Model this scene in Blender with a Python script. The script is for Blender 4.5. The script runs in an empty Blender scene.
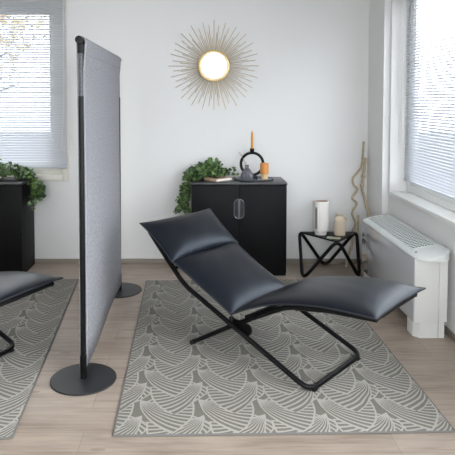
import bpy, bmesh, math, random
from mathutils import Vector, Matrix
random.seed(7)
C = bpy.context.scene.collection
sc = bpy.context.scene
PI = math.pi

# ---------------------------------------------------------------- camera, world, light, exposure
cam = bpy.data.cameras.new('camera')
cam_o = bpy.data.objects.new('camera', cam); C.objects.link(cam_o)
cam_o.location = (0, 0.02, 1.5)
cam_o.rotation_euler = (math.radians(90 - 2.5), 0, 0)
cam.sensor_width = 36; cam.lens = 565 / 455 * 36
cam.shift_x = (227.5 - 197) / 455
cam.shift_y = (100 + 565 * math.tan(math.radians(2.5)) - 227.5) / 455
cam.clip_start = 0.05; cam.clip_end = 200
sc.camera = cam_o

w = bpy.data.worlds.new('overcast_sky'); sc.world = w; w.use_nodes = True
bg = w.node_tree.nodes['Background']
bg.inputs[0].default_value = (0.90, 0.95, 1.0, 1)
bg.inputs[1].default_value = 7.5

def area(name, loc, rot, sx, sy, power, col):
    l = bpy.data.lights.new(name, 'AREA'); l.shape = 'RECTANGLE'
    l.size = sx; l.size_y = sy; l.energy = power; l.color = col
    o = bpy.data.objects.new(name, l); C.objects.link(o)
    o.location = loc; o.rotation_euler = rot
    return o
# daylight entering by the near right-hand window plus added front fill from behind the camera
area('daylight_right_window', (1.90, 0.75, 1.6), (0, math.radians(90), 0), 1.55, 2.9, 88, (0.87, 0.935, 1.0))
area('rear_fill_light', (-0.45, -2.3, 1.75), (math.radians(90), 0, 0), 3.0, 1.4, 82, (0.95, 0.98, 1.0))

vs = sc.view_settings
sc.display_settings.display_device = 'sRGB'
vs.view_transform = 'Standard'; vs.look = 'None'; vs.gamma = 1; vs.use_curve_mapping = False
vs.exposure = -0.18

# ---------------------------------------------------------------- materials
def srgb(r, g, b):
    def c(v):
        v /= 255
        return v / 12.92 if v <= .04045 else ((v + .055) / 1.055) ** 2.4
    return (c(r), c(g), c(b), 1)

def mat(name, col, rough=.5, metal=0, noise=0, scale=40, spec=.5, bump=0, stretch=(1, 1, 1), coat=0):
    m = bpy.data.materials.new(name); m.use_nodes = True
    nt = m.node_tree; b = nt.nodes['Principled BSDF']
    b.inputs['Base Color'].default_value = col
    b.inputs['Roughness'].default_value = rough
    b.inputs['Metallic'].default_value = metal
    b.inputs['Specular IOR Level'].default_value = spec
    b.inputs['Coat Weight'].default_value = coat
    if noise or bump:
        tc = nt.nodes.new('ShaderNodeTexCoord'); mp = nt.nodes.new('ShaderNodeMapping')
        mp.inputs['Scale'].default_value = stretch
        nz = nt.nodes.new('ShaderNodeTexNoise'); nz.inputs['Scale'].default_value = scale
        nz.inputs['Detail'].default_value = 4
        nt.links.new(tc.outputs['Object'], mp.inputs[0]); nt.links.new(mp.outputs[0], nz.inputs['Vector'])
        if noise:
            mx = nt.nodes.new('ShaderNodeMix'); mx.data_type = 'RGBA'
            mx.inputs[6].default_value = tuple(max(0, c * (1 - noise)) for c in col[:3]) + (1,)
            mx.inputs[7].default_value = tuple(min(1, c * (1 + noise)) for c in col[:3]) + (1,)
            nt.links.new(nz.outputs['Fac'], mx.inputs[0]); nt.links.new(mx.outputs[2], b.inputs['Base Color'])
        if bump:
            bp = nt.nodes.new('ShaderNodeBump'); bp.inputs['Strength'].default_value = bump
            bp.inputs['Distance'].default_value = .002
            nt.links.new(nz.outputs['Fac'], bp.inputs['Height']); nt.links.new(bp.outputs[0], b.inputs['Normal'])
    return m

class Nodes:
    """small helper that chains math nodes"""
    def __init__(s, nt): s.nt = nt
    def m(s, op, a, b=None, c=None):
        n = s.nt.nodes.new('ShaderNodeMath'); n.operation = op
        for i, v in enumerate((a, b, c)):
            if v is None: continue
            if isinstance(v, (int, float)): n.inputs[i].default_value = v
            else: s.nt.links.new(v, n.inputs[i])
        return n.outputs[0]
    def mix(s, f, a, b):
        n = s.nt.nodes.new('ShaderNodeMix'); n.data_type = 'RGBA'
        for i, v in ((0, f), (6, a), (7, b)):
            if isinstance(v, (tuple, int, float)): n.inputs[i].default_value = v
            else: s.nt.links.new(v, n.inputs[i])
        return n.outputs[2]

def floor_material():
    m = bpy.data.materials.new('pale_oak_planks'); m.use_nodes = True
    nt = m.node_tree; b = nt.nodes['Principled BSDF']; N = Nodes(nt)
    tc = nt.nodes.new('ShaderNodeTexCoord')
    br = nt.nodes.new('ShaderNodeTexBrick')
    br.inputs['Scale'].default_value = 1; br.inputs['Brick Width'].default_value = 1.38
    br.inputs['Row Height'].default_value = .193; br.inputs['Mortar Size'].default_value = .0016
    br.inputs['Mortar Smooth'].default_value = .3; br.inputs['Bias'].default_value = 0
    br.offset = .37; br.offset_frequency = 2
    br.inputs['Color1'].default_value = (.0, .0, .0, 1); br.inputs['Color2'].default_value = (1, 1, 1, 1)
    br.inputs['Mortar'].default_value = (.5, .5, .5, 1)
    nt.links.new(tc.outputs['Object'], br.inputs['Vector'])
    mp = nt.nodes.new('ShaderNodeMapping'); mp.inputs['Scale'].default_value = (1.6, 22, 1)
    nt.links.new(tc.outputs['Object'], mp.inputs[0])
    n1 = nt.nodes.new('ShaderNodeTexNoise'); n1.inputs['Scale'].default_value = 2.2; n1.inputs['Detail'].default_value = 6
    n1.inputs['Distortion'].default_value = .6
    nt.links.new(mp.outputs[0], n1.inputs['Vector'])
    mp2 = nt.nodes.new('ShaderNodeMapping'); mp2.inputs['Scale'].default_value = (1.2, 4, 1)
    nt.links.new(tc.outputs['Object'], mp2.inputs[0])
    n2 = nt.nodes.new('ShaderNodeTexNoise'); n2.inputs['Scale'].default_value = 2.5; n2.inputs['Detail'].default_value = 3
    nt.links.new(mp2.outputs[0], n2.inputs['Vector'])
    t = N.m('ADD', N.m('MULTIPLY', n1.outputs['Fac'], .62), N.m('MULTIPLY', n2.outputs['Fac'], .38))
    t = N.m('ADD', t, N.m('MULTIPLY', N.m('SUBTRACT', br.outputs['Color'], .5), .10))
    rp = nt.nodes.new('ShaderNodeValToRGB')
    rp.color_ramp.elements[0].position = .25; rp.color_ramp.elements[0].color = srgb(132, 117, 104)
    rp.color_ramp.elements[1].position = .75; rp.color_ramp.elements[1].color = srgb(182, 167, 153)
    e = rp.color_ramp.elements.new(.5); e.color = srgb(164, 149, 136)
    nt.links.new(t, rp.inputs[0])
    col = N.mix(N.m('MULTIPLY', br.outputs['Fac'], .55), rp.outputs[0], srgb(110, 94, 82))
    # scattered knots
    mp3 = nt.nodes.new('ShaderNodeMapping'); mp3.inputs['Scale'].default_value = (1.6, 5.2, 1)
    nt.links.new(tc.outputs['Object'], mp3.inputs[0])
    vo = nt.nodes.new('ShaderNodeTexVoronoi'); vo.inputs['Scale'].default_value = 1.0
    nt.links.new(mp3.outputs[0], vo.inputs['Vector'])
    k = N.m('MULTIPLY', N.m('LESS_THAN', vo.outputs['Distance'], .07), .45)
    col = N.mix(k, col, srgb(120, 100, 84))
    nt.links.new(col, b.inputs['Base Color'])
    b.inputs['Roughness'].default_value = .42; b.inputs['Specular IOR Level'].default_value = .4
    return m

def rug_material():
    m = bpy.data.materials.new('fan_pattern_weave'); m.use_nodes = True
    nt = m.node_tree; b = nt.nodes['Principled BSDF']; N = Nodes(nt)
    tc = nt.nodes.new('ShaderNodeTexCoord'); sx = nt.nodes.new('ShaderNodeSeparateXYZ')
    nz = nt.nodes.new('ShaderNodeTexNoise'); nz.inputs['Scale'].default_value = 5
    nt.links.new(tc.outputs['Object'], nz.inputs['Vector'])
    nt.links.new(tc.outputs['Object'], sx.inputs[0])
    wob = N.m('MULTIPLY', N.m('SUBTRACT', nz.outputs['Fac'], .5), .03)
    X = N.m('ADD', sx.outputs[0], wob); Y = N.m('SUBTRACT', sx.outputs[1], wob)
    P, Q = .292, .318
    def fan(ax, ay, sgn, rad, a0, a1, nr, curl):
        """a sector of ribs spreading from an apex at (ax, ay) of every cell, towards the lower right (sgn 1) or left (-1)"""
        ux = N.m('DIVIDE', N.m('MULTIPLY', N.m('SUBTRACT', X, ax - sgn * .02), sgn), P)
        vx = N.m('SUBTRACT', N.m('MULTIPLY', N.m('FRACT', ux), P), .02)
        uy = N.m('DIVIDE', N.m('SUBTRACT', ay + .01, Y), Q)
        vy = N.m('SUBTRACT', N.m('MULTIPLY', N.m('FRACT', uy), Q), .01)      # downwards positive
        r = N.m('SQRT', N.m('ADD', N.m('MULTIPLY', vx, vx), N.m('MULTIPLY', vy, vy)))
        an = N.m('ADD', N.m('ARCTAN2', vx, vy), N.m('MULTIPLY', r, curl))
        rr_ = N.m('ADD', rad, N.m('MULTIPLY', N.m('SUBTRACT', an, a1), -.07))
        ins = N.m('MULTIPLY', N.m('MULTIPLY', N.m('GREATER_THAN', an, a0), N.m('LESS_THAN', an, a1)), N.m('LESS_THAN', r, rr_))
        ph = N.m('MULTIPLY', an, nr / (2 * PI))
        d = N.m('MULTIPLY', N.m('ABSOLUTE', N.m('SUBTRACT', N.m('FRACT', ph), .5)), N.m('MULTIPLY', r, 2 * PI / nr))
        rib = N.m('MAXIMUM', N.m('LESS_THAN', N.m('ABSOLUTE', N.m('SUBTRACT', N.m('FRACT', ph), .5)), .20), N.m('LESS_THAN', d, .0022))
        line = N.m('MAXIMUM', rib, N.m('GREATER_THAN', r, N.m('SUBTRACT', rr_, .009)))
        line = N.m('MAXIMUM', line, N.m('LESS_THAN', N.m('MULTIPLY', N.m('SUBTRACT', an, a0), r), .007))
        line = N.m('MAXIMUM', line, N.m('LESS_THAN', N.m('MULTIPLY', N.m('SUBTRACT', a1, an), r), .007))
        return ins, line, N.m('ADD', Y, vy)
    fans = [fan(.10, -.02, 1, .262, .02, 1.14, 56, -1.5), fan(.122, -.16, -1, .275, -.06, 1.0, 54, -1.4),
            fan(.255, -.11, 1, .24, .2, 1.2, 58, .8), fan(.29, -.24, -1, .23, .1, 1.1, 56, .8)]
    L = None
    for k, (ins, line, top) in enumerate(fans):
        if k == 2: top = N.m('SUBTRACT', top, .17)
        if k == 3: top = N.m('SUBTRACT', top, .17)
        if L is None: L, best = N.m('MULTIPLY', ins, line), N.m('SUBTRACT', N.m('MULTIPLY', ins, N.m('ADD', top, 50)), 50)
        else:
            c = N.m('MULTIPLY', ins, N.m('GREATER_THAN', top, best))
            L = N.m('ADD', L, N.m('MULTIPLY', c, N.m('SUBTRACT', line, L)))
            best = N.m('ADD', best, N.m('MULTIPLY', c, N.m('SUBTRACT', top, best)))
    wv = nt.nodes.new('ShaderNodeTexNoise'); wv.inputs['Scale'].default_value = 160
    nt.links.new(tc.outputs['Object'], wv.inputs['Vector'])
    ca = N.mix(wv.outputs['Fac'], srgb(106, 103, 97), srgb(130, 127, 120))
    cb = N.mix(wv.outputs['Fac'], srgb(154, 150, 143), srgb(180, 176, 168))
    nt.links.new(N.mix(L, ca, cb), b.inputs['Base Color'])
    b.inputs['Roughness'].default_value = .95; b.inputs['Specular IOR Level'].default_value = .1
    bp = nt.nodes.new('ShaderNodeBump'); bp.inputs['Strength'].default_value = .4; bp.inputs['Distance'].default_value = .002
    nt.links.new(L, bp.inputs['Height']); nt.links.new(bp.outputs[0], b.inputs['Normal'])
    return m

def glass_material():
    m = bpy.data.materials.new('window_glass'); m.use_nodes = True
    nt = m.node_tree; nt.nodes.remove(nt.nodes['Principled BSDF'])
    out = nt.nodes['Material Output']
    mx = nt.nodes.new('ShaderNodeMixShader'); tr = nt.nodes.new('ShaderNodeBsdfTransparent'); gl = nt.nodes.new('ShaderNodeBsdfGlossy')
    gl.inputs['Roughness'].default_value = .02
    fr = nt.nodes.new('ShaderNodeLayerWeight'); N = Nodes(nt)
    f = N.m('ADD', .03, N.m('MULTIPLY', N.m('POWER', fr.outputs['Facing'], 5), .5))
    nt.links.new(f, mx.inputs[0]); nt.links.new(tr.outputs[0], mx.inputs[1]); nt.links.new(gl.outputs[0], mx.inputs[2])
    nt.links.new(mx.outputs[0], out.inputs[0])
    return m

M = dict(
    wall=mat('white_plaster', srgb(226, 226, 225), .85, noise=.015, scale=60, bump=.05, spec=.2),
    ceil=mat('white_ceiling_paint', srgb(235, 234, 230), .9),
    floor=floor_material(), rug=rug_material(),
    rugedge=mat('grey_rug_binding', srgb(120, 119, 116), .95, noise=.15, scale=200, spec=.1),
    base=mat('taupe_baseboard', srgb(142, 133, 123), .6, noise=.08, scale=20, stretch=(1, 1, 8)),
    white=mat('white_lacquer', srgb(236, 236, 233), .35),
    cream=mat('cream_window_paint', srgb(226, 223, 212), .45),
    slat=mat('pale_blind_slat', srgb(205, 208, 214), .45),
    cord=mat('white_cord', srgb(232, 232, 230), .6),
    glass=glass_material(),
    leather=mat('black_leather', srgb(9, 12, 20), .37, noise=.10, scale=12, spec=.44, bump=.06),
    seam=mat('black_leather_piping', srgb(30, 32, 38), .45, spec=.6),
    black=mat('black_powder_coat', srgb(8, 8, 9), .42, spec=.22),
    rubber=mat('black_rubber', srgb(16, 16, 16), .7),
    basedisc=mat('charcoal_steel', srgb(34, 35, 38), .45, spec=.5),
    felt=mat('grey_felt', srgb(150, 150, 154), .95, noise=.6, scale=95, spec=.1, bump=.3),
    feltseam=mat('grey_felt_seam', srgb(128, 129, 136), .95, noise=.2, scale=80, spec=.1),
    steel=mat('brushed_steel', srgb(84, 86, 90), .55, metal=.2),
    cab=mat('black_cabinet_laminate', srgb(17, 17, 18), .5, noise=.12, scale=30, spec=.12, stretch=(1, 1, 6)),
    cabtop=mat('black_cabinet_top', srgb(46, 48, 50), .34, spec=.5),  # paler than the doors: the top's reflection put into its colour
    chrome=mat('satin_chrome', srgb(150, 152, 158), .35, metal=.9),
    handlegrey=mat('grey_grip', srgb(60, 62, 66), .4),
    recess=mat('dark_recess', srgb(30, 30, 30), .5, metal=.2),
    gold=mat('pale_gold', srgb(196, 176, 138), .38, metal=.65),
    goldring=mat('brushed_gold', srgb(214, 190, 140), .4, metal=.5),
    mirror=mat('mirror_glass', (.96, .96, .96, 1), .02, metal=1),
    radiator=mat('white_enamel', srgb(222, 222, 219), .3),
    radfront=mat('glossy_grey_white_panel', srgb(196, 197, 200), .08, spec=.7, coat=.7),
    radcover=mat('pale_grey_plastic', srgb(220, 224, 222), .4),
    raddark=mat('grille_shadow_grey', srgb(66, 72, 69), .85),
    ceramic=mat('white_ceramic', srgb(228, 224, 220), .35, noise=.02, scale=8),
    ceramicin=mat('pink_brown_glaze', srgb(172, 140, 126), .5),
    slotm=mat('slot_grey_glaze', srgb(140, 135, 130), .6),
    stone=mat('beige_stoneware', srgb(206, 190, 168), .6, noise=.12, scale=14, spec=.3),
    drift=mat('driftwood', srgb(182, 168, 144), .8, noise=.18, scale=25, stretch=(1, 1, .2), spec=.2),
    leaf=mat('ivy_leaf', srgb(90, 120, 62), .36, noise=.55, scale=28),
    leafd=mat('dark_ivy_leaf', srgb(50, 76, 42), .36, noise=.5, scale=28),
    stem=mat('ivy_stem', srgb(84, 84, 46), .7, noise=.2, scale=30),
    amber=mat('amber_wax', srgb(206, 142, 58), .5, noise=.06, scale=30),
    orange=mat('ochre_wax', srgb(204, 134, 66), .55, noise=.08, scale=30),
    wick=mat('charred_wick', srgb(40, 34, 30), .9),
    palewood=mat('pale_wood', srgb(214, 186, 138), .6, noise=.1, scale=30, stretch=(4, 4, 1)),
    smoke=mat('smoky_grey_glass', srgb(84, 86, 94), .18, noise=.25, scale=24, spec=.7),
    tray=mat('dark_grey_tray', srgb(104, 108, 114), .25, spec=.6),
    tan=mat('tan_cloth', srgb(196, 170, 142), .8, noise=.06, scale=120, spec=.2),
    paper=mat('white_paper', srgb(238, 236, 230), .8, noise=.03, scale=200, stretch=(1, 1, 8)),
    card=mat('pale_green_card', srgb(176, 186, 166), .6),
    cardpic=mat('printed_sand_panel', srgb(176, 160, 132), .6),
    twig=mat('dry_twig', srgb(96, 78, 60), .8),
    catkin=mat('cream_catkin', srgb(190, 176, 150), .9),
    tablesheet=mat('black_woven_sheet', srgb(30, 31, 33), .6, noise=.15, scale=120),
    ground=mat('grey_paving', srgb(84, 86, 90), .9, noise=.06, scale=3),
    autumn=mat('yellow_autumn_leaf', srgb(228, 206, 150), .7, noise=.3, scale=6),
    bark=mat('bark', srgb(96, 82, 70), .9, noise=.2, scale=12),
)

M['leather'].node_tree.nodes['Principled BSDF'].inputs['Specular Tint'].default_value = (.74, .85, 1, 1)  # blue of the reflected sky put into the leather's sheen
# blind slats of thin plastic: some daylight passes through them
nt = M['slat'].node_tree; pb = nt.nodes['Principled BSDF']
pb.inputs['Base Color'].default_value = srgb(222, 224, 228)
tl = nt.nodes.new('ShaderNodeBsdfTranslucent'); tl.inputs['Color'].default_value = srgb(222, 226, 232)
mx = nt.nodes.new('ShaderNodeMixShader'); mx.inputs[0].default_value = .30
nt.links.new(pb.outputs[0], mx.inputs[1]); nt.links.new(tl.outputs[0], mx.inputs[2]); nt.links.new(mx.outputs[0], nt.nodes['Material Output'].inputs[0])

# ---------------------------------------------------------------- mesh helpers
def obj(name, bm, m, parent=None, smooth=True, angle=40):
    bmesh.ops.recalc_face_normals(bm, faces=bm.faces)
    me = bpy.data.meshes.new(name); bm.to_mesh(me); bm.free()
    if isinstance(m, (list, tuple)):
        for x in m: me.materials.append(x)
    else: me.materials.append(m)
    if smooth:
        me.polygons.foreach_set('use_smooth', [True] * len(me.polygons))
        me.set_sharp_from_angle(angle=math.radians(angle))
    o = bpy.data.objects.new(name, me); C.objects.link(o)
    if parent: o.parent = parent
    return o

def tag(o, label, cat, group=None):
    o['label'] = label; o['category'] = cat
    if group: o['group'] = group
    return o

def thing(name, label, cat, loc=(0, 0, 0), rz=0, group=None):
    o = bpy.data.objects.new(name, None); C.objects.link(o)
    o.empty_display_size = .05
    o.location = loc; o.rotation_euler = (0, 0, rz)
    return tag(o, label, cat, group)

def struct(name, bm, m, parent=None, **k):
    o = obj(name, bm, m, parent, **k)
    if parent is None: o['kind'] = 'structure'
    return o

def box(bm, x0, x1, y0, y1, z0, z1, bevel=0, seg=2, mi=0):
    r = bmesh.ops.create_cube(bm, size=1)
    vs_ = r['verts']
    for v in vs_:
        v.co = Vector(((x0 + x1) / 2 + v.co.x * (x1 - x0), (y0 + y1) / 2 + v.co.y * (y1 - y0), (z0 + z1) / 2 + v.co.z * (z1 - z0)))
    fs = {f for v in vs_ for f in v.link_faces}
    for f in fs: f.material_index = mi
    if bevel:
        es = list({e for f in fs for e in f.edges})
        bmesh.ops.bevel(bm, geom=es, offset=bevel, segments=seg, profile=.5, affect='EDGES', material=-1)
    return bm

def B(*a, **k): return box(bmesh.new(), *a, **k)

def smooth_path(pts, per=8, closed=False):
    """Catmull-Rom through the points"""
    pts = [Vector(p) for p in pts]; n = len(pts); out = []
    rng = range(n if closed else n - 1)
    for i in rng:
        if closed: p0, p1, p2, p3 = pts[i - 1], pts[i], pts[(i + 1) % n], pts[(i + 2) % n]
        else: p0, p1, p2, p3 = pts[max(i - 1, 0)], pts[i], pts[i + 1], pts[min(i + 2, n - 1)]
        for k in range(per):
            t = k / per
            out.append(.5 * ((2 * p1) + (p2 - p0) * t + (2 * p0 - 5 * p1 + 4 * p2 - p3) * t * t + (3 * p1 - p0 - 3 * p2 + p3) * t ** 3))
    if not closed: out.append(pts[-1])
    return out

def fillet_path(pts, r=.05, seg=6, closed=False):
    """polyline with rounded corners"""
    pts = [Vector(p) for p in pts]; n = len(pts); out = []
    for i, p in enumerate(pts):
        if not closed and i in (0, n - 1): out.append(p); continue
        a, b = pts[i - 1], pts[(i + 1) % n]
        da, db = (a - p), (b - p)
        rr = min(r, da.length * .48, db.length * .48)
        s, e = p + da.normalized() * rr, p + db.normalized() * rr
        for k in range(seg + 1):
            t = k / seg
            out.append((1 - t) ** 2 * s + 2 * t * (1 - t) * p + t * t * e)
    return out

def tube(bm, pts, rad, n=10, closed=False, caps=True, flat=1.0):
    """sweep a circle along the points; rad may be a list"""
    pts = [Vector(p) for p in pts]; L = len(pts)
    rads = rad if isinstance(rad, (list, tuple)) else [rad] * L
    rings = []; up = None
    for i, p in enumerate(pts):
        if closed: t = pts[(i + 1) % L] - pts[i - 1]
        else: t = pts[min(i + 1, L - 1)] - pts[max(i - 1, 0)]
        t.normalize()
        if up is None:
            up = Vector((0, 0, 1)) if abs(t.z) < .9 else Vector((1, 0, 0))
        up = (up - t * up.dot(t)).normalized(); s = t.cross(up)
        rings.append([bm.verts.new(p + rads[i] * (math.cos(2 * PI * k / n) * s + math.sin(2 * PI * k / n) * up * flat)) for k in range(n)])
    for i in range(L if closed else L - 1):
        a, b = rings[i], rings[(i + 1) % L]
        for k in range(n): bm.faces.new((a[k], a[(k + 1) % n], b[(k + 1) % n], b[k]))
    if caps and not closed:
        bm.faces.new(rings[0][::-1]); bm.faces.new(rings[-1])
    return bm

def T(pts, rad, **k): return tube(bmesh.new(), pts, rad, **k)

def lathe(bm, prof, n=32, loc=(0, 0, 0)):
    """prof = [(r, z)] from bottom to top"""
    rings = []
    for r, z in prof:
        if r < 1e-5: rings.append([bm.verts.new((loc[0], loc[1], loc[2] + z))])
        else: rings.append([bm.verts.new((loc[0] + r * math.cos(2 * PI * k / n), loc[1] + r * math.sin(2 * PI * k / n), loc[2] + z)) for k in range(n)])
    for a, b in zip(rings, rings[1:]):
        for k in range(n):
            k2 = (k + 1) % n
            if len(a) == 1 and len(b) == 1: continue
            if len(a) == 1: bm.faces.new((a[0], b[k2], b[k]))
            elif len(b) == 1: bm.faces.new((a[k], a[k2], b[0]))
            else: bm.faces.new((a[k], a[k2], b[k2], b[k]))
    return bm

def Lz(prof, **k): return lathe(bmesh.new(), prof, **k)

def prism(bm, outline, z0, z1, bevel=0):
    vs_ = [bm.verts.new((x, y, z0)) for x, y in outline]
    f = bm.faces.new(vs_)
    r = bmesh.ops.extrude_face_region(bm, geom=[f])
    top = [v for v in r['geom'] if isinstance(v, bmesh.types.BMVert)]
    for v in top: v.co.z = z1
    if bevel:
        es = [e for e in bm.edges if (e.verts[0].co.z == e.verts[1].co.z)]
        bmesh.ops.bevel(bm, geom=es, offset=bevel, segments=3, profile=.5, affect='EDGES')
    return bm

def copy_tree(o, parent=None):
    c = o.copy(); C.objects.link(c)
    if parent: c.parent = parent
    for ch in list(o.children): copy_tree(ch, c)
    return c

# ---------------------------------------------------------------- room shell
XL, XR, XP, YB, YF, ZC = -3.2, 1.606, 1.553, 5.15, -2.0, 2.62
TH = .22
struct('floor', B(XL - TH, XR + TH, YF - TH, YB + TH, -.12, 0), M['floor'], smooth=False)
struct('ceiling', B(XL - TH, XR + TH, YF - TH, YB + TH, ZC, ZC + .12), M['ceil'], smooth=False)
# back wall with the opening of the left-hand window
WX0, WX1, WZ0, WZ1 = -2.95, -1.178, .775, 2.44
bm = bmesh.new()
box(bm, XL - TH, WX0, YB, YB + TH, 0, ZC); box(bm, WX1, XR + TH, YB, YB + TH, 0, ZC)
box(bm, WX0, WX1, YB, YB + TH, 0, WZ0); box(bm, WX0, WX1, YB, YB + TH, WZ1, ZC)
struct('wall_back', bm, M['wall'], smooth=False)
struct('wall_left', B(XL - TH, XL, YF, YB, 0, ZC), M['wall'], smooth=False)
# right wall: pier in the far corner, two openings
SZ, HZ = .705, 2.45
O1 = (2.62, 4.705); O2 = (-.75, 2.25)
bm = bmesh.new()
box(bm, XP, XR + TH, 4.735, YB, 0, ZC)
box(bm, XR, XR + TH, YF, 4.735, 0, SZ); box(bm, XR, XR + TH, YF, 4.735, HZ, ZC)
box(bm, XR, XR + TH, O1[1], 4.735, SZ, HZ); box(bm, XR, XR + TH, O2[1], O1[0], SZ, HZ); box(bm, XR, XR + TH, YF, O2[0], SZ, HZ)
struct('wall_right', bm, M['wall'], smooth=False)
# wall behind the camera with a wide opening added for the fill light
bm = bmesh.new()
box(bm, XL, -1.95, YF - TH, YF, 0, ZC); box(bm, 1.35, XR, YF - TH, YF, 0, ZC)
box(bm, -1.95, 1.35, YF - TH, YF, 0, .95); box(bm, -1.95, 1.35, YF - TH, YF, 2.5, ZC)
struct('wall_front', bm, M['wall'], smooth=False)
struct('baseboard_back', B(XL, XP, YB - .012, YB, 0, .045, bevel=.003), M['base'])
bm = bmesh.new(); box(bm, XR - .012, XR, YF, 4.735, 0, .045, bevel=.003); box(bm, XP - .012, XP, 4.723, YB - .012, 0, .045, bevel=.003)
struct('baseboard_right', bm, M['base'])

def window_frame_y(x0, x1, z0, z1, y0, y1, t, b=.006):
    bm = bmesh.new()
    box(bm, x0, x0 + t, y0, y1, z0, z1, bevel=b); box(bm, x1 - t, x1, y0, y1, z0, z1, bevel=b)
    box(bm, x0 + t, x1 - t, y0, y1, z0, z0 + t, bevel=b); box(bm, x0 + t, x1 - t, y0, y1, z1 - t, z1, bevel=b)
    return bm
def window_frame_x(y0, y1, z0, z1, x0, x1, t, b=.006):
    bm = bmesh.new()
    box(bm, x0, x1, y0, y0 + t, z0, z1, bevel=b); box(bm, x0, x1, y1 - t, y1, z0, z1, bevel=b)
    box(bm, x0, x1, y0 + t, y1 - t, z0, z0 + t, bevel=b); box(bm, x0, x1, y0 + t, y1 - t, z1 - t, z1, bevel=b)
    return bm
# window_1: back wall, left
win = struct('window_1', window_frame_y(WX0 - .01, WX1 + .01, WZ0 - .01, WZ1 + .01, YB - .018, YB + .14, .055), M['cream'])
obj('sash', window_frame_y(WX0 + .045, WX1 - .045, WZ0 + .045, WZ1 - .045, YB + .03, YB + .09, .12), M['cream'], win)
obj('pane', B(WX0 + .16, WX1 - .16, YB + .055, YB + .063, WZ0 + .16, WZ1 - .16), M['glass'], win, smooth=False)
# window_2: right wall, the one in the photograph
win = struct('window_2', window_frame_x(O1[0], O1[1], SZ, HZ, 1.749, 1.804, .088), M['white'])
bm = window_frame_x(O1[0] + .05, 3.63, SZ + .085, HZ - .05, 1.759, 1.799, .06)
obj('sash', bm, M['white'], win)
obj('sash', window_frame_x(3.63, O1[1] - .05, SZ + .085, HZ - .05, 1.759, 1.799, .06), M['white'], win)
obj('pane', B(1.776, 1.782, O1[0] + .10, 3.58, SZ + .14, HZ - .10), M['glass'], win, smooth=False)
obj('pane', B(1.776, 1.782, 3.68, O1[1] - .10, SZ + .14, HZ - .10), M['glass'], win, smooth=False)
# window_3: right wall beside the camera
win = struct('window_3', window_frame_x(O2[0], O2[1], SZ, HZ, 1.749, 1.804, .095), M['white'])
obj('pane', B(1.776, 1.782, O2[0] + .06, O2[1] - .06, SZ + .095, HZ - .06), M['glass'], win, smooth=False)
# added_rear_window: unseen, added behind the camera to whiten the mirror and give fill
win = struct('added_rear_window', window_frame_y(-1.95, 1.35, .95, 2.5, YF - .16, YF - .10, .06), M['white'])
obj('pane', B(-1.89, 1.29, YF - .133, YF - .127, 1.01, 2.44), M['glass'], win, smooth=False)
# sills of the right-hand windows
struct('trim_1', B(XR - .007, 1.749, O1[0], O1[1], SZ, SZ + .035, bevel=.004), M['white'])
struct('trim_2', B(XR - .007, 1.749, O2[0], O2[1], SZ, SZ + .035, bevel=.004), M['white'])
gr = struct('ground', B(-30, 30, -30, 40, -.9, -.8), M['ground'], smooth=False)

# ---------------------------------------------------------------- tree outside
def make_tree(x, y):
    t = thing('autumn_tree', 'yellow-leaved autumn tree outside, seen through the back window', 'tree', (x, y, -.8))
    bm = bmesh.new()
    tube(bm, smooth_path([(0, 0, 0), (.05, 0, 1.2), (-.05, .05, 2.4), (.1, 0, 3.6)], 5), [.14 - .006 * i for i in range(16)], n=8)
    for k in range(7):
        a = k * 2.4; z = 2 + .22 * k
        tube(bm, smooth_path([(0, 0, z), (.5 * math.cos(a), .5 * math.sin(a), z + .35), (1.1 * math.cos(a), 1.1 * math.sin(a), z + .6)], 4), [.05 - .004 * i for i in range(9)], n=6)
    obj('trunk', bm, M['bark'], t)
    bm = bmesh.new(); rr = random.Random(3)
    for k in range(1600):
        d = Vector((rr.gauss(0, 1), rr.gauss(0, 1), rr.gauss(0, 1))).normalized() * (rr.random() ** .45)
        c = Vector((d.x * 1.7, d.y * 1.5, 4.1 + d.z * 1.7))
        R = Matrix.Rotation(rr.random() * 6.28, 3, Vector((rr.gauss(0, 1), rr.gauss(0, 1), rr.gauss(0, 1))).normalized())
        s = .07 + .05 * rr.random()
        bm.faces.new([bm.verts.new(c + R @ Vector(p)) for p in ((0, -s, 0), (s * .6, 0, .02), (0, s, 0), (-s * .6, 0, .02))])
    obj('foliage', bm, M['autumn'], t)
make_tree(-4.4, 10.5)

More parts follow.
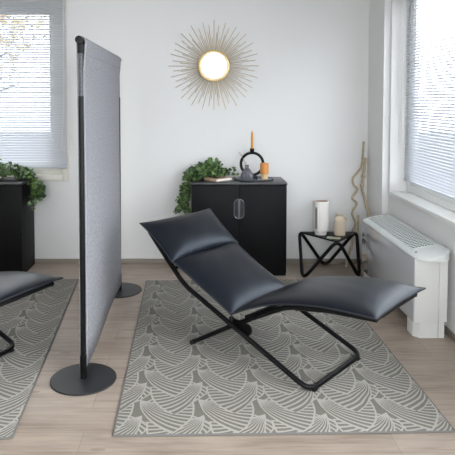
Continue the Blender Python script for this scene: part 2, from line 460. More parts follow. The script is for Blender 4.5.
# ---------------------------------------------------------------- venetian blinds
def make_blind(name, label, axis, a0, a1, plane, z0, z1, out, cordpos, cord_in, cord_z, tilt):
    """axis 'x': blind runs along x at y = plane; axis 'y': along y at x = plane. out = outward sign."""
    mid = (a0 + a1) / 2
    loc = (mid, plane, z0) if axis == 'x' else (plane, mid, z0)
    t = thing(name, label, 'window blind', loc)
    h = z1 - z0; L = (a1 - a0) / 2
    def p(a, d, z): return (a, d * out, z) if axis == 'x' else (d * out, a, z)
    def bx(bm, a_0, a_1, d0, d1, za, zb, **k):
        q0, q1 = p(a_0, d0, za), p(a_1, d1, zb)
        return box(bm, min(q0[0], q1[0]), max(q0[0], q1[0]), min(q0[1], q1[1]), max(q0[1], q1[1]), za, zb, **k)
    obj('headrail', bx(bmesh.new(), -L, L, -.014, .014, h - .03, h, bevel=.003), M['slat'], t)
    obj('bottom_rail', bx(bmesh.new(), -L, L, -.012, .012, 0, .016, bevel=.004), M['slat'], t)
    bm = bmesh.new(); pitch = .0225; tilt = math.radians(tilt); z = .03
    while z < h - .035:
        sec = []
        for q in (-1, -.5, 0, .5, 1):
            d = q * .0125; c = .0018 * (1 - q * q)
            sec.append((d * math.cos(tilt) - c * math.sin(tilt), d * math.sin(tilt) + c * math.cos(tilt)))
        up = [[bm.verts.new(p(e * L, d, z + zz + .0002)) for d, zz in sec] for e in (-1, 1)]
        dn = [[bm.verts.new(p(e * L, d, z + zz - .0002)) for d, zz in sec] for e in (-1, 1)]
        for i in range(4):
            bm.faces.new((up[0][i], up[0][i + 1], up[1][i + 1], up[1][i]))
            bm.faces.new((dn[0][i], dn[1][i], dn[1][i + 1], dn[0][i + 1]))
        for i in (0, 4): bm.faces.new((up[0][i], up[1][i], dn[1][i], dn[0][i]))
        z += pitch
    obj('slats', bm, M['slat'], t, angle=60)
    n = max(2, int(L * 2 / .6))
    for k in range(n):
        a = -L + .12 + (2 * L - .24) * k / (n - 1)
        bm = bmesh.new()
        for d in (-.0125, .0125): tube(bm, [p(a, d, .01), p(a, d, h - .02)], .0009, n=5)
        obj('ladder_cord', bm, M['cord'], t)
    # hanging operating loop
    a = cordpos - mid; zc = cord_z - z0; g = .040
    pts = [p(a - g * .45, -cord_in, h - .03), p(a - g * .5, -cord_in, zc + .5), p(a - g, -cord_in, zc + .12), p(a - g * .8, -cord_in, zc + .03), p(a, -cord_in, zc), p(a + g * .8, -cord_in, zc + .03),
           p(a + g, -cord_in, zc + .12), p(a + g * .5, -cord_in, zc + .5), p(a + g * .45, -cord_in, h - .03)]
    obj('cord_loop', T(smooth_path(pts, 6), .0032, n=6), M['cord'], t)
    return t
make_blind('venetian_blind', 'pale venetian blind over the back window at left, behind the ivy cabinet', 'x', -2.98, -1.173, YB - .045, .885, 2.56, 1, -1.170, .030, 1.03, 50)
make_blind('venetian_blind', 'white venetian blind on the right-hand window above the radiator', 'y', 2.66, 4.675, 1.722, .835, 2.44, 1, 4.66, .045, 1.14, 37)

# ---------------------------------------------------------------- rugs
def make_rug(label, loc, rz, wd, ln):
    t = thing('area_rug', label, 'rug', loc, rz, 'grey fan-patterned rugs')
    obj('woven_field', B(.008, wd - .008, .008, ln - .008, 0, .009, bevel=.002), M['rug'], t)
    bm = bmesh.new()
    tube(bm, fillet_path([(.006, .006, .0046), (wd - .006, .006, .0046), (wd - .006, ln - .006, .0046), (.006, ln - .006, .0046)], .006, 3, True), .0052, n=8, closed=True, flat=.88)
    obj('bound_edge', bm, M['rugedge'], t)
    return t
make_rug('grey fan-patterned rug under the whole lounge chair at right', (-.378, 2.47, 0), math.radians(1.2), 1.55, 2.17)
make_rug('grey fan-patterned rug cut off at left, left of the screen', (-.815 - 1.55 * math.cos(math.radians(4.4)), 2.455 - 1.55 * math.sin(math.radians(4.4)), 0), math.radians(4.4), 1.55, 2.23)

# ---------------------------------------------------------------- lounge chairs
def cushion(prof, w0, w1, ttop, tbot, nu=26, nv=22, pinch=.018, seed=0):
    pr = smooth_path([(s, 0, z) for s, z in prof], 12)
    acc = [0]
    for a, b in zip(pr, pr[1:]): acc.append(acc[-1] + (b - a).length)
    def at(u):
        d = u * acc[-1]
        for i in range(len(acc) - 1):
            if d <= acc[i + 1] + 1e-9:
                k = (d - acc[i]) / max(1e-9, acc[i + 1] - acc[i]); return pr[i].lerp(pr[i + 1], k), (pr[i + 1] - pr[i]).normalized()
        return pr[-1], (pr[-1] - pr[-2]).normalized()
    bm = bmesh.new(); rr = random.Random(seed)
    def sp(i, n):                                   # denser sampling near the edges
        x = i / n; return .5 - .5 * math.cos(PI * x)
    top, bot = [], []
    for i in range(nu + 1):
        u = sp(i, nu); c, tg = at(u); n = Vector((-tg.z, 0, tg.x))
        wd = w0 + (w1 - w0) * u
        rt, rb = [], []
        for j in range(nv + 1):
            v = sp(j, nv); q = 2 * v - 1; qu = 2 * u - 1
            e = (max(0, 1 - abs(q) ** 5) ** .5) * (max(0, 1 - abs(qu) ** 3.5) ** .6) * (.80 + .20 * (1 - q * q) * (1 - qu * qu))
            hw = wd / 2 - pinch * math.sin(PI * u) ** .7
            du = -pinch * .8 * math.sin(PI * v) ** .7 * (1 if qu > 0 else -1) * abs(qu) ** 6
            base = c + tg * du + Vector((0, q * hw, 0))
            wr = 1 + .04 * math.sin(9 * q + 5 * u + seed) * math.sin(7 * u + 3 * q)
            t_ = base + n * (e * ttop * wr); b_ = base - n * (e * tbot)
            edge = i in (0, nu) or j in (0, nv)
            vt = bm.verts.new(t_); rt.append(vt); rb.append(vt if edge else bm.verts.new(b_))
        top.append(rt); bot.append(rb)
    for i in range(nu):
        for j in range(nv):
            bm.faces.new((top[i][j], top[i + 1][j], top[i + 1][j + 1], top[i][j + 1]))
            f = (bot[i][j], bot[i][j + 1], bot[i + 1][j + 1], bot[i + 1][j])
            if len(set(f)) >= 3: 
                try: bm.faces.new(f)
                except ValueError: pass
    rim = [top[0][j].co.copy() for j in range(nv + 1)] + [top[i][nv].co.copy() for i in range(1, nu + 1)] + \
          [top[nu][j].co.copy() for j in range(nv - 1, -1, -1)] + [top[i][0].co.copy() for i in range(nu - 1, 0, -1)]
    return bm, rim

def make_lounger(label, loc, rz):
    t = thing('lounge_chair', label, 'lounge chair', loc, rz, 'black leather lounge chairs')
    for nm, prof, w0, w1, tt, tb, sd in (
        ('headrest_cushion', [(-.905, .700), (-.76, .595), (-.628, .495)], .68, .65, .052, .02, 1),
        ('back_cushion', [(-.655, .508), (-.41, .380), (-.18, .281)], .635, .60, .052, .02, 2),
        ('leg_cushion', [(-.188, .282), (-.02, .362), (.14, .415), (.39, .462), (.675, .482)], .595, .585, .048, .014, 3)):
        bm, rim = cushion(prof, w0, w1, tt, tb, seed=sd)
        c = obj(nm, bm, M['leather'], t, angle=75)
        obj('piping', T(rim, .0042, n=6, closed=True), M['seam'], c)
    r = .0145
    # long frame: head end, down the back, to the floor loop at the foot side
    a = .280
    side = [(-.875, .640), (-.70, .480), (-.565, .362), (.318, .0150)]
    def pt(s, y, z): return (s, y, z)
    near = [(s, -a, z) for s, z in side]; far = [(s, a, z) for s, z in side]
    loop = fillet_path([far[0]] + far[1:] + near[::-1], .07, 9)
    bm = T(loop, r, n=10)
    tube(bm, [far[0], near[0]], r, n=10)
    obj('long_frame', bm, M['black'], t)
    # crossing support that starts on the floor at the head side and carries the leg cushion
    b = .236
    sup = [(-.505, .0205), (-.2, .205), (.145, .393), (.39, .437), (.65, .458)]
    for sgn in (-1, 1):
        obj('support_leg', T(fillet_path([(s, sgn * (b + (.035 if k == 0 else 0)), z) for k, (s, z) in enumerate(sup)], .06, 5), .0140, n=10), M['black'], t)
        bm = bmesh.new(); lathe(bm, [(0, 0), (.0155, 0), (.0155, .03), (0, .03)], n=14)
        bmesh.ops.rotate(bm, verts=bm.verts, cent=(0, 0, 0), matrix=Matrix.Rotation(math.radians(60), 3, 'Y'))
        bmesh.ops.translate(bm, verts=bm.verts, vec=(-.514, sgn * (b + .035), .0155))
        obj('end_cap', bm, M['rubber'], t)
        # rounded hinge plate behind the crossing, and its knob
        bm = bmesh.new(); out = []
        for k in range(15):
            an = -PI * .55 + PI * 1.1 * k / 14; out.append((-.105 + .034 * math.cos(an), .204 + .034 * math.sin(an)))
        out += [(-.215, .245), (-.225, .215), (-.2, .185)]
        vs0 = [bm.verts.new((x, sgn * .249, z)) for x, z in out]; f = bm.faces.new(vs0)
        ex = bmesh.ops.extrude_face_region(bm, geom=[f])
        for v in ex['geom']:
            if isinstance(v, bmesh.types.BMVert): v.co.y = sgn * .262
        hp = obj('hinge_plate', bm, M['black'], t, angle=30)
        bm = bmesh.new(); lathe(bm, [(0, 0), (.014, 0), (.014, .02), (.010, .026), (0, .026)], n=16)
        bmesh.ops.translate(bm, verts=bm.verts, vec=(-.205, sgn * .268, .232))
        obj('locking_knob', bm, M['black'], t)
        # pads under the floor loop
        obj('floor_pad', B(.304, .332, sgn * .235 - .016, sgn * .235 + .016, 0, .012, bevel=.003), M['rubber'], t)
    for s, z in ((.145, .393), (.645, .458)):
        obj('crossbar', T([(s, -b, z), (s, b, z)], .011, n=10), M['black'], t)
    obj('crossbar', T([(-.66, -a, .444), (-.66, a, .444)], .010, n=10), M['black'], t)
    return t
make_lounger('black leather lounge chair standing on the right-hand rug in front of the cabinet', (.528, 3.247, .0105), -.746)
make_lounger('second black lounge chair at the left edge, only its foot end showing', (-1.495, 3.252, .0105), -.5)

# ---------------------------------------------------------------- felt room divider
t = thing('room_divider', 'grey felt room divider on two black poles with round bases', 'screen', (-.610, 2.995, 0))
Ln = 1.415; Ht = 1.80
for k, y in enumerate((0, Ln)):
    bs = obj('round_base', Lz([(0, 0), (.172, 0), (.176, .002), (.176, .005), (.173, .008), (.02, .009), (0, .009)], n=56), M['basedisc'], t)
    obj('pole', T([(0, y, .009), (0, y, 1.52)], .014, n=16), M['black'], t)
    obj('pole_socket', T([(0, y, .009), (0, y, .13)], .0175, n=16), M['black'], t)
    bs.location = (0, y, 0)
    pl = obj('sliding_pole', T([(0, y, 1.48), (0, y, Ht)], .0105, n=14), M['steel'], t)
    bm = bmesh.new()
    for q in range(9): box(bm, -.0025, .0025, y - .0112, y - .0102, 1.54 + q * .024, 1.545 + q * .024)
    obj('adjusting_hole', bm, M['rubber'], pl, smooth=False)
obj('top_rail', T([(0, -.03, Ht + .012), (0, Ln + .03, Ht + .012)], .0155, n=16), M['black'], t)
for y in (0, Ln):
    obj('rail_bracket', B(-.014, .014, y - .018, y + .018, Ht - .055, Ht + .008, bevel=.004), M['black'], t)
for y in (-.03, Ln + .03):
    bm = Lz([(0, -.006), (.019, -.006), (.021, -.002), (.021, .010), (0, .012)], n=20)
    bmesh.ops.rotate(bm, verts=bm.verts, cent=(0, 0, 0), matrix=Matrix.Rotation(PI / 2, 3, 'X'))
    bmesh.ops.translate(bm, verts=bm.verts, vec=(0, y, Ht + .012)); obj('end_cap', bm, M['black'], t)
# felt cloth hanging double over the rail
bm = bmesh.new(); cols = []
ny = 30
sec = []
for k in range(14):
    z = .06 + (Ht - .06) * k / 13
    sec.append((.004 + .015 * max(0, 1 - (Ht - z) / .16) + .006 * (1 - z / Ht), z))
for k in range(1, 8):
    an = PI * k / 8; sec.append((.0190 * math.cos(an), Ht + .012 + .0190 * math.sin(an)))
for k in range(14): sec.append((-.020, Ht - (Ht - .06) * k / 13))
y0, y1 = .016, Ln - .018
for x, z in sec:
    row = []
    for j in range(ny + 1):
        v = j / ny; y = y0 + (y1 - y0) * v
        sag = .006 * math.sin(v * 7.0) * (1 - z / Ht) * (1 if x > 0 else -1)
        # cloth edges are drawn in a little at mid height
        yy = y + (.02 * math.sin(PI * min(1, z / Ht)) * (1 - 2 * v)) * abs(1 - 2 * v) ** 2
        row.append(bm.verts.new((x + sag, yy, z - .012 * math.sin(PI * v) * 0)))
    cols.append(row)
for a_, b_ in zip(cols, cols[1:]):
    for j in range(ny): bm.faces.new((a_[j], a_[j + 1], b_[j + 1], b_[j]))
fc = obj('felt_panel', bm, M['felt'], t)
sm = fc.modifiers.new('thickness', 'SOLIDIFY'); sm.thickness = .005; sm.offset = 1
obj('stitched_seam', B(.0125, .0195, y0 + .003, y1 - .003, Ht - .060, Ht - .0575), M['feltseam'], fc)

# ---------------------------------------------------------------- cabinets
def make_cabinet(label, x, yf):
    t = thing('storage_cabinet', label, 'cabinet', (x, yf, 0), 0, 'black two-door cabinets')
    W_, D_, H_ = .815, .365, .802
    obj('body', B(.004, W_ - .004, .02, D_, 0, H_ - .022, bevel=.002), M['cab'], t)
    obj('top', B(0, W_, 0, D_ + .002, H_ - .022, H_, bevel=.0025), M['cabtop'], t)
    for k in (0, 1):
        x0 = .004 if k == 0 else W_ / 2 + .0015; x1 = W_ / 2 - .0015 if k == 0 else W_ - .004
        d = obj('door', B(x0, x1, 0.001, .019, .03, H_ - .027, bevel=.0015), M['cab'], t)
        # half-oval pull: a chrome rim around a dark recess
        s = -1 if k == 0 else 1; cx = W_ / 2; cz = .580
        out = [(cx + s * .0022, cz - .082)]
        R_ = .040
        for q in range(9):
            an = -PI / 2 + (PI / 2) * q / 8; out.append((cx + s * (.0022 + R_ * math.cos(an)), cz - .082 + R_ + R_ * math.sin(an)))
        for q in range(9):
            an = (PI / 2) * q / 8; out.append((cx + s * (.0022 + R_ * math.cos(an)), cz + .082 - R_ + R_ * math.sin(an)))
        out.append((cx + s * .0022, cz + .082))
        hd = obj('handle', T([(px, -.004, pz) for px, pz in out], .0030, n=8, closed=True), M['chrome'], d)
        bm = bmesh.new(); f = bm.faces.new([bm.verts.new((px, .0006, pz)) for px, pz in out])
        ex = bmesh.ops.extrude_face_region(bm, geom=[f])
        for v in ex['geom']:
            if isinstance(v, bmesh.types.BMVert): v.co.y = -.002
        obj('recess_plate', bm, M['recess'], d, angle=30)
        obj('grip_bar', B(min(cx + s * .004, cx + s * .012), max(cx + s * .004, cx + s * .012), -.006, 0, cz - .075, cz + .075, bevel=.002), M['handlegrey'], d)
    return t
make_cabinet('black two-door cabinet under the sunburst mirror', -.052, 4.766)
make_cabinet('black cabinet at the left edge below the back window', -1.48 - .815, 4.766)
ZT = .802

# ---------------------------------------------------------------- ivy
def ivy_leaf(bm, c, nrm, dirv, s, mi, keep):
    x = dirv.normalized(); z = (nrm - x * nrm.dot(x)).normalized(); y = z.cross(x)
    out = [(0, 0), (.10, .30), (.02, .52), (.38, .40), (.62, .46), (.72, .22), (1.1, 0), (.72, -.22), (.62, -.46), (.38, -.40), (.02, -.52), (.10, -.30)]
    mid = bm.verts.new(c + x * s * .45 + z * s * .07)
    vs_ = [bm.verts.new(c + x * s * a + y * s * b - z * s * .10 * abs(b)) for a, b in out]
    keep([v.co for v in [mid] + vs_])
    for i in range(len(vs_)):
        f = bm.faces.new((mid, vs_[i], vs_[(i + 1) % len(vs_)])); f.material_index = mi

def make_ivy(label, loc, stems, seed, per, size, keep):
    t = thing('trailing_ivy', label, 'plant', loc, 0, 'trailing ivy plants')
    rr = random.Random(seed); bs = bmesh.new(); bl = bmesh.new()
    for st in stems:
        p = smooth_path(st, 8)
        for q in p: keep([q], True)
        tube(bs, p, .0018, n=5)
        tot = sum((b - a).length for a, b in zip(p, p[1:]))
        for k in range(max(4, int(tot * per))):
            q = rr.random() * (len(p) - 1.001); i = int(q)
            c = p[i].lerp(p[i + 1], q - i)
            off = Vector((rr.gauss(0, .016), rr.gauss(0, .016), abs(rr.gauss(.02, .02)) if c.z > -.02 else rr.gauss(0, .012)))
            if c.z > -.02: n = Vector((rr.gauss(0, .55), -.45 + rr.gauss(0, .5), .8))
            else: n = Vector((rr.gauss(0, .5), -.9, .35 + rr.gauss(0, .3)))
            d = Vector((rr.gauss(0, 1), rr.gauss(0, .6), rr.gauss(-.25, .5)))
            ivy_leaf(bl, c + off, n.normalized(), d, size * (.7 + .6 * rr.random()), 0 if rr.random() < .5 else 1, keep)
        
    obj('stems', bs, M['stem'], t); obj('foliage', bl, (M['leaf'], M['leafd']), t)
    return t
def over_edge(ps, edge, sgn, stem):
    """a leaf lies wholly on the top or hangs wholly outside the cabinet side (edge at x = edge, outside towards sgn)"""
    m = .006 if stem else .0015
    if sum(p.z for p in ps) / len(ps) < (m if stem else .012) and sum((p.x - edge) * sgn for p in ps) / len(ps) > -.01:
        for p in ps: p.x = edge + sgn * max((p.x - edge) * sgn, .008 if stem else .003)
    else:
        for p in ps: p.z = max(p.z, m)
def keep_mid(ps, stem=False):
    for p in ps: p.y = min(p.y, .135)
    if any(.04 < p.x < .33 and p.y < .085 for p in ps):          # the book lies here
        for p in ps: p.z = max(p.z, .027)
    over_edge(ps, -.052, -1, stem)
def keep_left(ps, stem=False):
    for p in ps: p.y = min(p.y, .135)
    if any(p.x < -.155 for p in ps):                             # the dish stands in front
        for p in ps: p.y = max(p.y, -.055)
    over_edge(ps, .020, 1, stem)
# plant on the middle cabinet: piles along the back left of the top, hangs down its left side
st = []
rr = random.Random(5)
for k in range(13):
    y = rr.uniform(-.13, .08); h = rr.uniform(.02, .11)
    st.append([(rr.uniform(-.06, .02), y, .01), (.06, y + .02, h), (.14, y, h + .02), (rr.uniform(.2, .28), y + rr.uniform(-.02, .04), h * .5)])
for k in range(9):
    y = rr.uniform(-.14, .1); dz = rr.uniform(.18, .42); x = rr.uniform(-.12, -.075)
    st.append([(.03, y, .03), (-.03, y, .05), (-.072, y, .0), (x, y, -dz * .5), (x - rr.uniform(0, .05), y, -dz)])
st.append([(.0, -.05, .02), (-.07, -.05, .02), (-.1, -.06, -.15), (-.14, -.06, -.24), (-.19, -.06, -.265)])
st.append([(.2, .06, .02), (.28, .07, .025), (.345, .06, .01)])
make_ivy('trailing green ivy on the middle cabinet, hanging down its left side', (.0, 4.985, ZT), st, 11, 135, .032, keep_mid)
# plant on the left cabinet: hangs over its right side
st = []
for k in range(9):
    y = rr.uniform(-.1, .06); h = rr.uniform(.02, .085)
    st.append([(-.27 + rr.uniform(-.02, .06), y, .01), (-.17, y, h + .02), (-.08, y, h), (rr.uniform(-.04, .0), y, .02)])
for k in range(7):
    y = rr.uniform(-.1, .06); dz = rr.uniform(.08, .19); x = rr.uniform(.055, .13)
    st.append([(-.06, y, .02), (0, y, .05), (.045, y, .01), (x, y, -dz * .6), (x + rr.uniform(-.02, .03), y, -dz)])
st.append([(-.02, -.06, .02), (.05, -.07, 0), (.075, -.08, -.12), (.07, -.08, -.24)])
st.append([(-.25, -.03, .02), (-.24, -.03, .08), (-.2, -.04, .14)])
make_ivy('trailing green ivy spilling over the right side of the left-edge cabinet', (-1.50, 4.97, ZT), st, 4, 125, .033, keep_left)

# white dish at the very left
t = thing('dish', 'white dish on the left-edge cabinet, cut by the picture edge', 'dish', (-1.745, 4.84, ZT))
obj('bowl', Lz([(0, 0), (.03, 0), (.035, .004), (.06, .022), (.066, .034), (.063, .034), (.05, .018), (0, .008)], n=36), M['ceramic'], t)

# ---------------------------------------------------------------- things on the middle cabinet
# book: one corner towards the camera
t = thing('book', 'tan cloth book lying on the middle cabinet by the ivy', 'book', (.166, 4.815, ZT), math.radians(40))
obj('cover', box(box(B(0, .185, 0, .16, 0, .003), 0, .185, 0, .16, .019, .022), 0, .003, 0, .16, .003, .019), M['tan'], t, smooth=False)
obj('page_block', B(.003, .182, .003, .157, .003, .019), M['paper'], t, smooth=False)
# tray
t = thing('tray', 'dark grey oval tray on the middle cabinet holding the candles', 'tray', (.497, 4.940, ZT))
bm = Lz([(0, 0), (.160, 0), (.172, .006), (.179, .016), (.175, .017), (.166, .009), (.15, .007), (0, .007)], n=60)
bmesh.ops.scale(bm, verts=bm.verts, vec=(1, .66, 1))
obj('tray_dish', bm, M['tray'], t)
ZY = ZT + .0075
# ring candle holder with its taper candle
t = thing('ring_candle_holder', 'black ring-shaped candle holder at the back of the tray', 'candle holder', (.486, 4.990, ZY))
bm = bmesh.new(); R_ = .098
tube(bm, [(R_ * math.cos(2 * PI * k / 48), 0, .127 + R_ * math.sin(2 * PI * k / 48)) for k in range(48)], .0125, n=12, closed=True)
obj('ring', bm, M['black'], t)
obj('foot', B(-.045, .045, -.026, .026, 0, .022, bevel=.004), M['black'], t)
obj('candle_cup', Lz([(0, .230), (.014, .230), (.019, .238), (.019, .264), (.0125, .264), (.0125, .250), (0, .250)], n=24), M['black'], t)
t = thing('taper_candle', 'slim amber taper candle standing in the black ring holder', 'candle', (.486, 4.990, ZY + .2505))
obj('wax', Lz([(0, 0), (.0115, 0), (.011, .11), (.0095, .148), (.004, .164), (0, .166)], n=20), M['amber'], t)
obj('wick', T([(0, 0, .164), (.001, 0, .174)], .0012, n=6), M['wick'], t)
# bottle vase with twig
t = thing('bud_vase', 'small smoky grey ribbed bud vase at the left of the tray', 'vase', (.434, 4.905, ZY))
bm = bmesh.new()
n = 40; rings = []
for r, z in [(0, 0), (.046, 0), (.052, .006), (.053, .035), (.049, .052), (.036, .075), (.026, .092), (.017, .100), (.015, .118), (.019, .122), (.019, .126), (.013, .126), (.012, .105), (0, .10)]:
    rib = .06 if .004 < z < .06 else 0
    if r == 0: rings.append([bm.verts.new((0, 0, z))])
    else: rings.append([bm.verts.new((r * (1 + rib * math.cos(k * PI)) * math.cos(2 * PI * k / n), r * (1 + rib * math.cos(k * PI)) * math.sin(2 * PI * k / n), z)) for k in range(n)])
for a_, b_ in zip(rings, rings[1:]):
    for k in range(n):
        k2 = (k + 1) % n
        if len(a_) == 1: bm.faces.new((a_[0], b_[k2], b_[k]))
        elif len(b_) == 1: bm.faces.new((a_[k], a_[k2], b_[0]))
        else: bm.faces.new((a_[k], a_[k2], b_[k2], b_[k]))
obj('glass_body', bm, M['smoke'], t)
t = thing('twig', 'thin dry twig with pale buds leaning out of the bud vase', 'twig', (.434, 4.905, ZY + .103))
tw = smooth_path([(.003, 0, .0), (-.008, 0, .03), (-.028, -.002, .065), (-.045, -.004, .10), (-.066, -.006, .132)], 6)
obj('stem', T(tw, .0016, n=6), M['twig'], t)
bm = bmesh.new()
for i in (8, 11, 14, 17, 20, 23):
    p = tw[i]; s = (-1) ** i
    lathe(bm, [(0, -.006), (.0035, -.002), (.0035, .003), (0, .008)], n=8, loc=(p.x + .004 * s, p.y, p.z))
obj('buds', bm, M['catkin'], t)
# pillar candle on a pale stand
t = thing('wooden_candle_stand', 'short pale wooden stand under the ochre candle on the tray', 'candle holder', (.586, 4.915, ZY))
obj('block', Lz([(0, 0), (.027, 0), (.029, .002), (.029, .044), (.024, .048), (0, .048)], n=28), M['palewood'], t)
t = thing('pillar_candle', 'stout ochre pillar candle on a pale stand at the right of the tray', 'candle', (.586, 4.915, ZY + .0485))
obj('wax', Lz([(0, 0), (.034, 0), (.037, .003), (.037, .090), (.034, .094), (.02, .092), (0, .091)], n=32), M['orange'], t)
obj('wick', T([(0, 0, .09), (.001, 0, .098)], .0014, n=6), M['wick'], t)

# ---------------------------------------------------------------- sunburst mirror
t = thing('sunburst_mirror', 'round gold sunburst mirror hanging on the back wall', 'mirror', (.152, YB, 1.808))
def disc_y(bm, prof, n=48):
    lathe(bm, prof, n=n); bmesh.ops.rotate(bm, verts=bm.verts, cent=(0, 0, 0), matrix=Matrix.Rotation(PI / 2, 3, 'X')); return bm
obj('backing', disc_y(bmesh.new(), [(0, 0), (.135, 0), (.135, .012), (0, .012)]), M['goldring'], t)
obj('rim', disc_y(bmesh.new(), [(.113, .012), (.143, .012), (.145, .020), (.143, .030), (.130, .036), (.116, .033), (.113, .026)]), M['goldring'], t)
obj('mirror_disc', disc_y(bmesh.new(), [(0, .027), (.115, .027), (.115, .020), (0, .020)]), M['mirror'], t, angle=20).rotation_euler = (math.radians(0.9), 0, 0)
def ray_obj(r1):
    bm = bmesh.new(); tube(bm, [(.10, 0, 0), (r1, 0, 0)], .0026, n=6); return bm
protos = {}
rr = random.Random(9)
for k in range(96):
    kind = (.405, .30, .37, .25)[k % 4]
    if kind not in protos:
        o = obj('ray', ray_obj(kind), M['gold'], t); protos[kind] = o
    else:
        o = protos[kind].copy(); C.objects.link(o); o.parent = t
    o.location = (0, -.010 - .006 * (k % 2), 0)
    o.rotation_euler = (0, 2 * PI * (k + (.25 if k % 4 == 1 else 0)) / 96 + rr.uniform(-.008, .008), 0)
    o.scale = (1 + rr.uniform(-.015, .03), 1, 1)

# ---------------------------------------------------------------- radiator
t = thing('radiator', 'white low radiator with grille top below the right-hand window', 'radiator', (1.472, 4.0775, 0))
x0, x1, y0, y1 = -.112, .098, -.5625, .5625
obj('casing', B(x0 + .012, x1, y0, y1, .106, .516, bevel=.004), M['radiator'], t)
obj('front_panel', B(x0, x0 + .012, y0 + .004, y1 - .004, .102, .515, bevel=.004), M['radfront'], t)
obj('end_panel', B(x0 + .003, x0 + .155, y0 - .005, y0, .102, .515, bevel=.002), M['radiator'], t)
obj('end_trim', B(x0 + .157, x1, y0 - .005, y0, .106, .558, bevel=.002), M['radiator'], t)
for ya in (y0 + .005, y1 - .155):
    ol = [(x0 + .03, ya + .15), (x0 + .012, ya + .13), (x0 + .012, ya + .035), (x0 + .045, ya), (x1 - .012, ya), (x1 - .012, ya + .15)]
    bm = bmesh.new(); prism(bm, ol, 0, .108); obj('foot', bm, M['radiator'], t, angle=20)
    obj('foot_seam', B(x0 + .157, x0 + .159, ya - .001, ya + .002, .002, .104), M['raddark'], t, smooth=False)
# top cover: shallow rounded lid with a bulging end, the grille laid on it
def cover(bm):
    sec = [(0, .506), (-.004, .514), (.004, .525), (.03, .535), (.07, .545), (.12, .554), (.17, .561), (.214, .565), (.223, .562), (.223, .506)]
    wd = x1 - x0
    n = 14
    stations = []
    for i in range(n + 1):              # near end: lens-shaped nose
        an = PI / 2 * i / n
        stations.append((y0 + .03 - .100 * math.cos(an), math.sin(an)))
    stations += [(y0 + .3, 1), (y1 - .3, 1)]
    for i in range(n + 1):
        an = PI / 2 * (1 - i / n)
        stations.append((y1 - .035 + .038 * math.cos(an), math.sin(an)))
    rings = []
    xm = x0 + wd * .55
    for y, k in stations:
        kk = .40 + .60 * k ** .7
        rings.append([bm.verts.new((xm + (x0 + dx - xm) * (.10 + .90 * k), y, .506 + (z - .506) * kk)) for dx, z in sec])
    for a_, b_ in zip(rings, rings[1:]):
        for j in range(len(sec)):
            j2 = (j + 1) % len(sec); bm.faces.new((a_[j], a_[j2], b_[j2], b_[j]))
    bm.faces.new(rings[0]); bm.faces.new(rings[-1][::-1])
    return bm
obj('top_cover', cover(bmesh.new()), M['radcover'], t, angle=35)
def top_z(dx):
    tb = [(-.004, .514), (.004, .525), (.03, .535), (.07, .545), (.12, .554), (.17, .561), (.214, .565)]
    for (a0, b0), (a1, b1) in zip(tb, tb[1:]):
        if a0 <= dx <= a1: return b0 + (b1 - b0) * (dx - a0) / (a1 - a0)
    return tb[-1][1]
gx0, gx1, gy0, gy1 = .036, .178, y0 + .12, y1 - .06
bm = bmesh.new()
g = [[bm.verts.new((x0 + dx, y, top_z(dx) + .0012)) for y in (gy0, gy1)] for dx in (gx0, .07, .12, gx1)]
for a_, b_ in zip(g, g[1:]): bm.faces.new((a_[0], b_[0], b_[1], a_[1]))
ex = bmesh.ops.extrude_face_region(bm, geom=list(bm.faces))
for v in ex['geom']:
    if isinstance(v, bmesh.types.BMVert): v.co.z -= .003
obj('grille_shade_sheet', bm, M['raddark'], t)  # dark sheet on the lid: shade between the grille bars as colour
bm = bmesh.new()
for k in range(8):
    dx = gx0 + (gx1 - gx0) * k / 7
    tube(bm, [(x0 + dx, gy0, top_z(dx) + .003), (x0 + dx, gy1, top_z(dx) + .003)], .0019, n=6)
ny = 28
for k in range(ny + 1):
    y = gy0 + (gy1 - gy0) * k / ny
    tube(bm, [(x0 + dx, y, top_z(dx) + .003) for dx in (gx0, .07, .12, gx1)], .0034, n=6)
obj('grille', bm, M['radcover'], t)
obj('valve_screw', Lz([(0, 0), (.007, 0), (.007, .004), (0, .005)], n=14, loc=(x0 + .03, y0 + .05, top_z(.03) - .001)), M['steel'], t)

# ---------------------------------------------------------------- wire side table
t = thing('side_table', 'black wire side table with zigzag legs beside the radiator', 'table')
r = .0145; zt = .308
LB, RB, F = (.912, 5.02, zt), (1.425, 5.02, zt), (1.168, 4.665, zt)
FL, FR, BK = (.892, 4.735, r), (1.385, 4.765, r), (1.168, 5.112, r)
ov = .034
loop = [LB, FL, F, FR, RB, BK]
pts = [(p[0], p[1], zt + ov if i % 2 == 0 else r - ov) for i, p in enumerate(loop)]
obj('wire_frame', T(fillet_path(pts, .085, 9, True), r, n=12, closed=True), M['black'], t)
obj('edge_rod', T(fillet_path([LB[:2] + (zt + .012,), RB[:2] + (zt + .012,), F[:2] + (zt + .012,)], .03, 5, True), .006, n=8, closed=True), M['black'], t)
bm = bmesh.new()
prism(bm, [(p.x, p.y) for p in fillet_path([LB, RB, F], .03, 5, True)], zt + .010, zt + .0165, bevel=.002)
obj('table_top', bm, M['tablesheet'], t)
ZS = zt + .017
# white vase
t = thing('slotted_vase', 'tall white ceramic vase with dark vertical slot on the side table', 'vase', (1.083, 4.925, ZS))
obj('vase_body', Lz([(0, 0), (.048, 0), (.051, .004), (.051, .018), (.060, .026), (.068, .040), (.070, .060), (.070, .290), (.068, .296), (.064, .296), (.063, .28), (.060, .05), (0, .045)], n=44), (M['ceramic']), t)
obj('glazed_interior', Lz([(.0630, .289), (.0622, .2788), (.0592, .055), (0, .05)], n=40), M['ceramicin'], t)
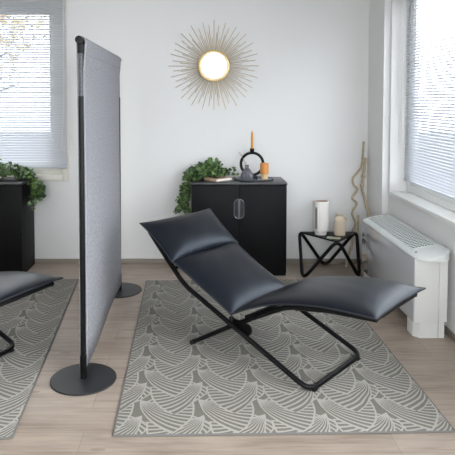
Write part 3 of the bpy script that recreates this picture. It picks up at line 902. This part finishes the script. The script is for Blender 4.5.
# applied relief: raised strip with round end on the camera-left side
bm = bmesh.new()
for k in range(25):
    pass
def on_cyl(R, th, z): return (R * math.sin(th), -R * math.cos(th), z)
rows = []
for z in [.06 + .19 * k / 10 for k in range(11)]:
    rows.append([bm.verts.new(on_cyl(R, th, z)) for R, th in ((.0695, -.95), (.0735, -.92), (.0735, -.62), (.0695, -.58))])
for a_, b_ in zip(rows, rows[1:]):
    for j in range(3): bm.faces.new((a_[j], a_[j + 1], b_[j + 1], b_[j]))
bm.faces.new(rows[0][::-1]); bm.faces.new(rows[-1])
obj('slot_strip', bm, M['slotm'], t)
obj('relief_ridge', T([on_cyl(.071, -.56, .07), on_cyl(.071, -.56, .235), on_cyl(.071, -.75, .252), on_cyl(.071, -.95, .235)], .004, n=8), M['ceramic'], t)
bm = bmesh.new(); bmesh.ops.create_uvsphere(bm, u_segments=14, v_segments=8, radius=.009)
bmesh.ops.translate(bm, verts=bm.verts, vec=on_cyl(.068, -.45, .068)); obj('relief_knob', bm, M['ceramic'], t)
# beige bottle
t = thing('bottle_vase', 'beige stoneware bottle vase on the side table near the radiator', 'vase', (1.244, 4.895, ZS))
obj('vase_body', Lz([(0, 0), (.044, 0), (.048, .005), (.049, .03), (.049, .125), (.046, .142), (.036, .156), (.025, .163), (.0225, .170), (.025, .180), (.027, .184), (.022, .185), (.019, .178), (.018, .165), (0, .16)], n=36), M['stone'], t)
bm = bmesh.new(); tube(bm, smooth_path([(.026, -.03, .158), (.045, -.03, .152), (.052, -.028, .142), (.047, -.028, .130)], 5), .006, n=8)
obj('lug', bm, M['stone'], t)
# card
t = thing('printed_card', 'small pale green printed card lying in front of the bottle vase', 'card', (1.165, 4.79, ZS), math.radians(-18))
obj('card_sheet', B(-.055, .055, -.035, .035, 0, .004, bevel=.0008), M['card'], t)
obj('printed_picture', B(-.02, .045, -.026, .026, .0036, .0044), M['cardpic'], t, smooth=False)

# ---------------------------------------------------------------- driftwood in the corner
def branch(label, pts, r0, r1, knots=()):
    p = smooth_path(pts, 7); L = len(p); rr = random.Random(len(pts))
    t = tag(obj('driftwood_branch', T(p, [r0 + (r1 - r0) * i / (L - 1) + .0012 * math.sin(i * 1.7) + (.006 if i in knots else 0) for i in range(L)], n=9), M['drift']), label, 'branch', 'pale driftwood branches')
    return t
branch('tall pale driftwood branch with a wide bend, leaning in the corner',
       [(1.323, 4.985, .011), (1.353, 5.03, .09), (1.398, 5.075, .19), (1.410, 5.085, .30), (1.433, 5.09, .39), (1.406, 5.095, .48), (1.446, 5.10, .565), (1.406, 5.10, .615), (1.453, 5.105, .69), (1.420, 5.11, .735), (1.414, 5.115, .79), (1.456, 5.12, .845), (1.490, 5.12, .90), (1.503, 5.125, 1.0), (1.511, 5.13, 1.125)], .0125, .0095)
branch('knotty straighter driftwood branch against the corner pier, partly behind radiator',
       [(1.523, 4.93, .011), (1.526, 4.97, .2), (1.530, 5.02, .40), (1.533, 5.04, .50), (1.518, 5.06, .56), (1.508, 5.075, .63), (1.490, 5.085, .70), (1.496, 5.09, .77), (1.508, 5.095, .86), (1.523, 5.10, .98)], .014, .013, knots=(44, 45, 46, 52, 53))
branch('short pale driftwood stick standing between side table and radiator',
       [(1.450, 5.045, .011), (1.453, 5.06, .12), (1.446, 5.075, .24), (1.456, 5.085, .36), (1.463, 5.10, .46)], .0105, .008)
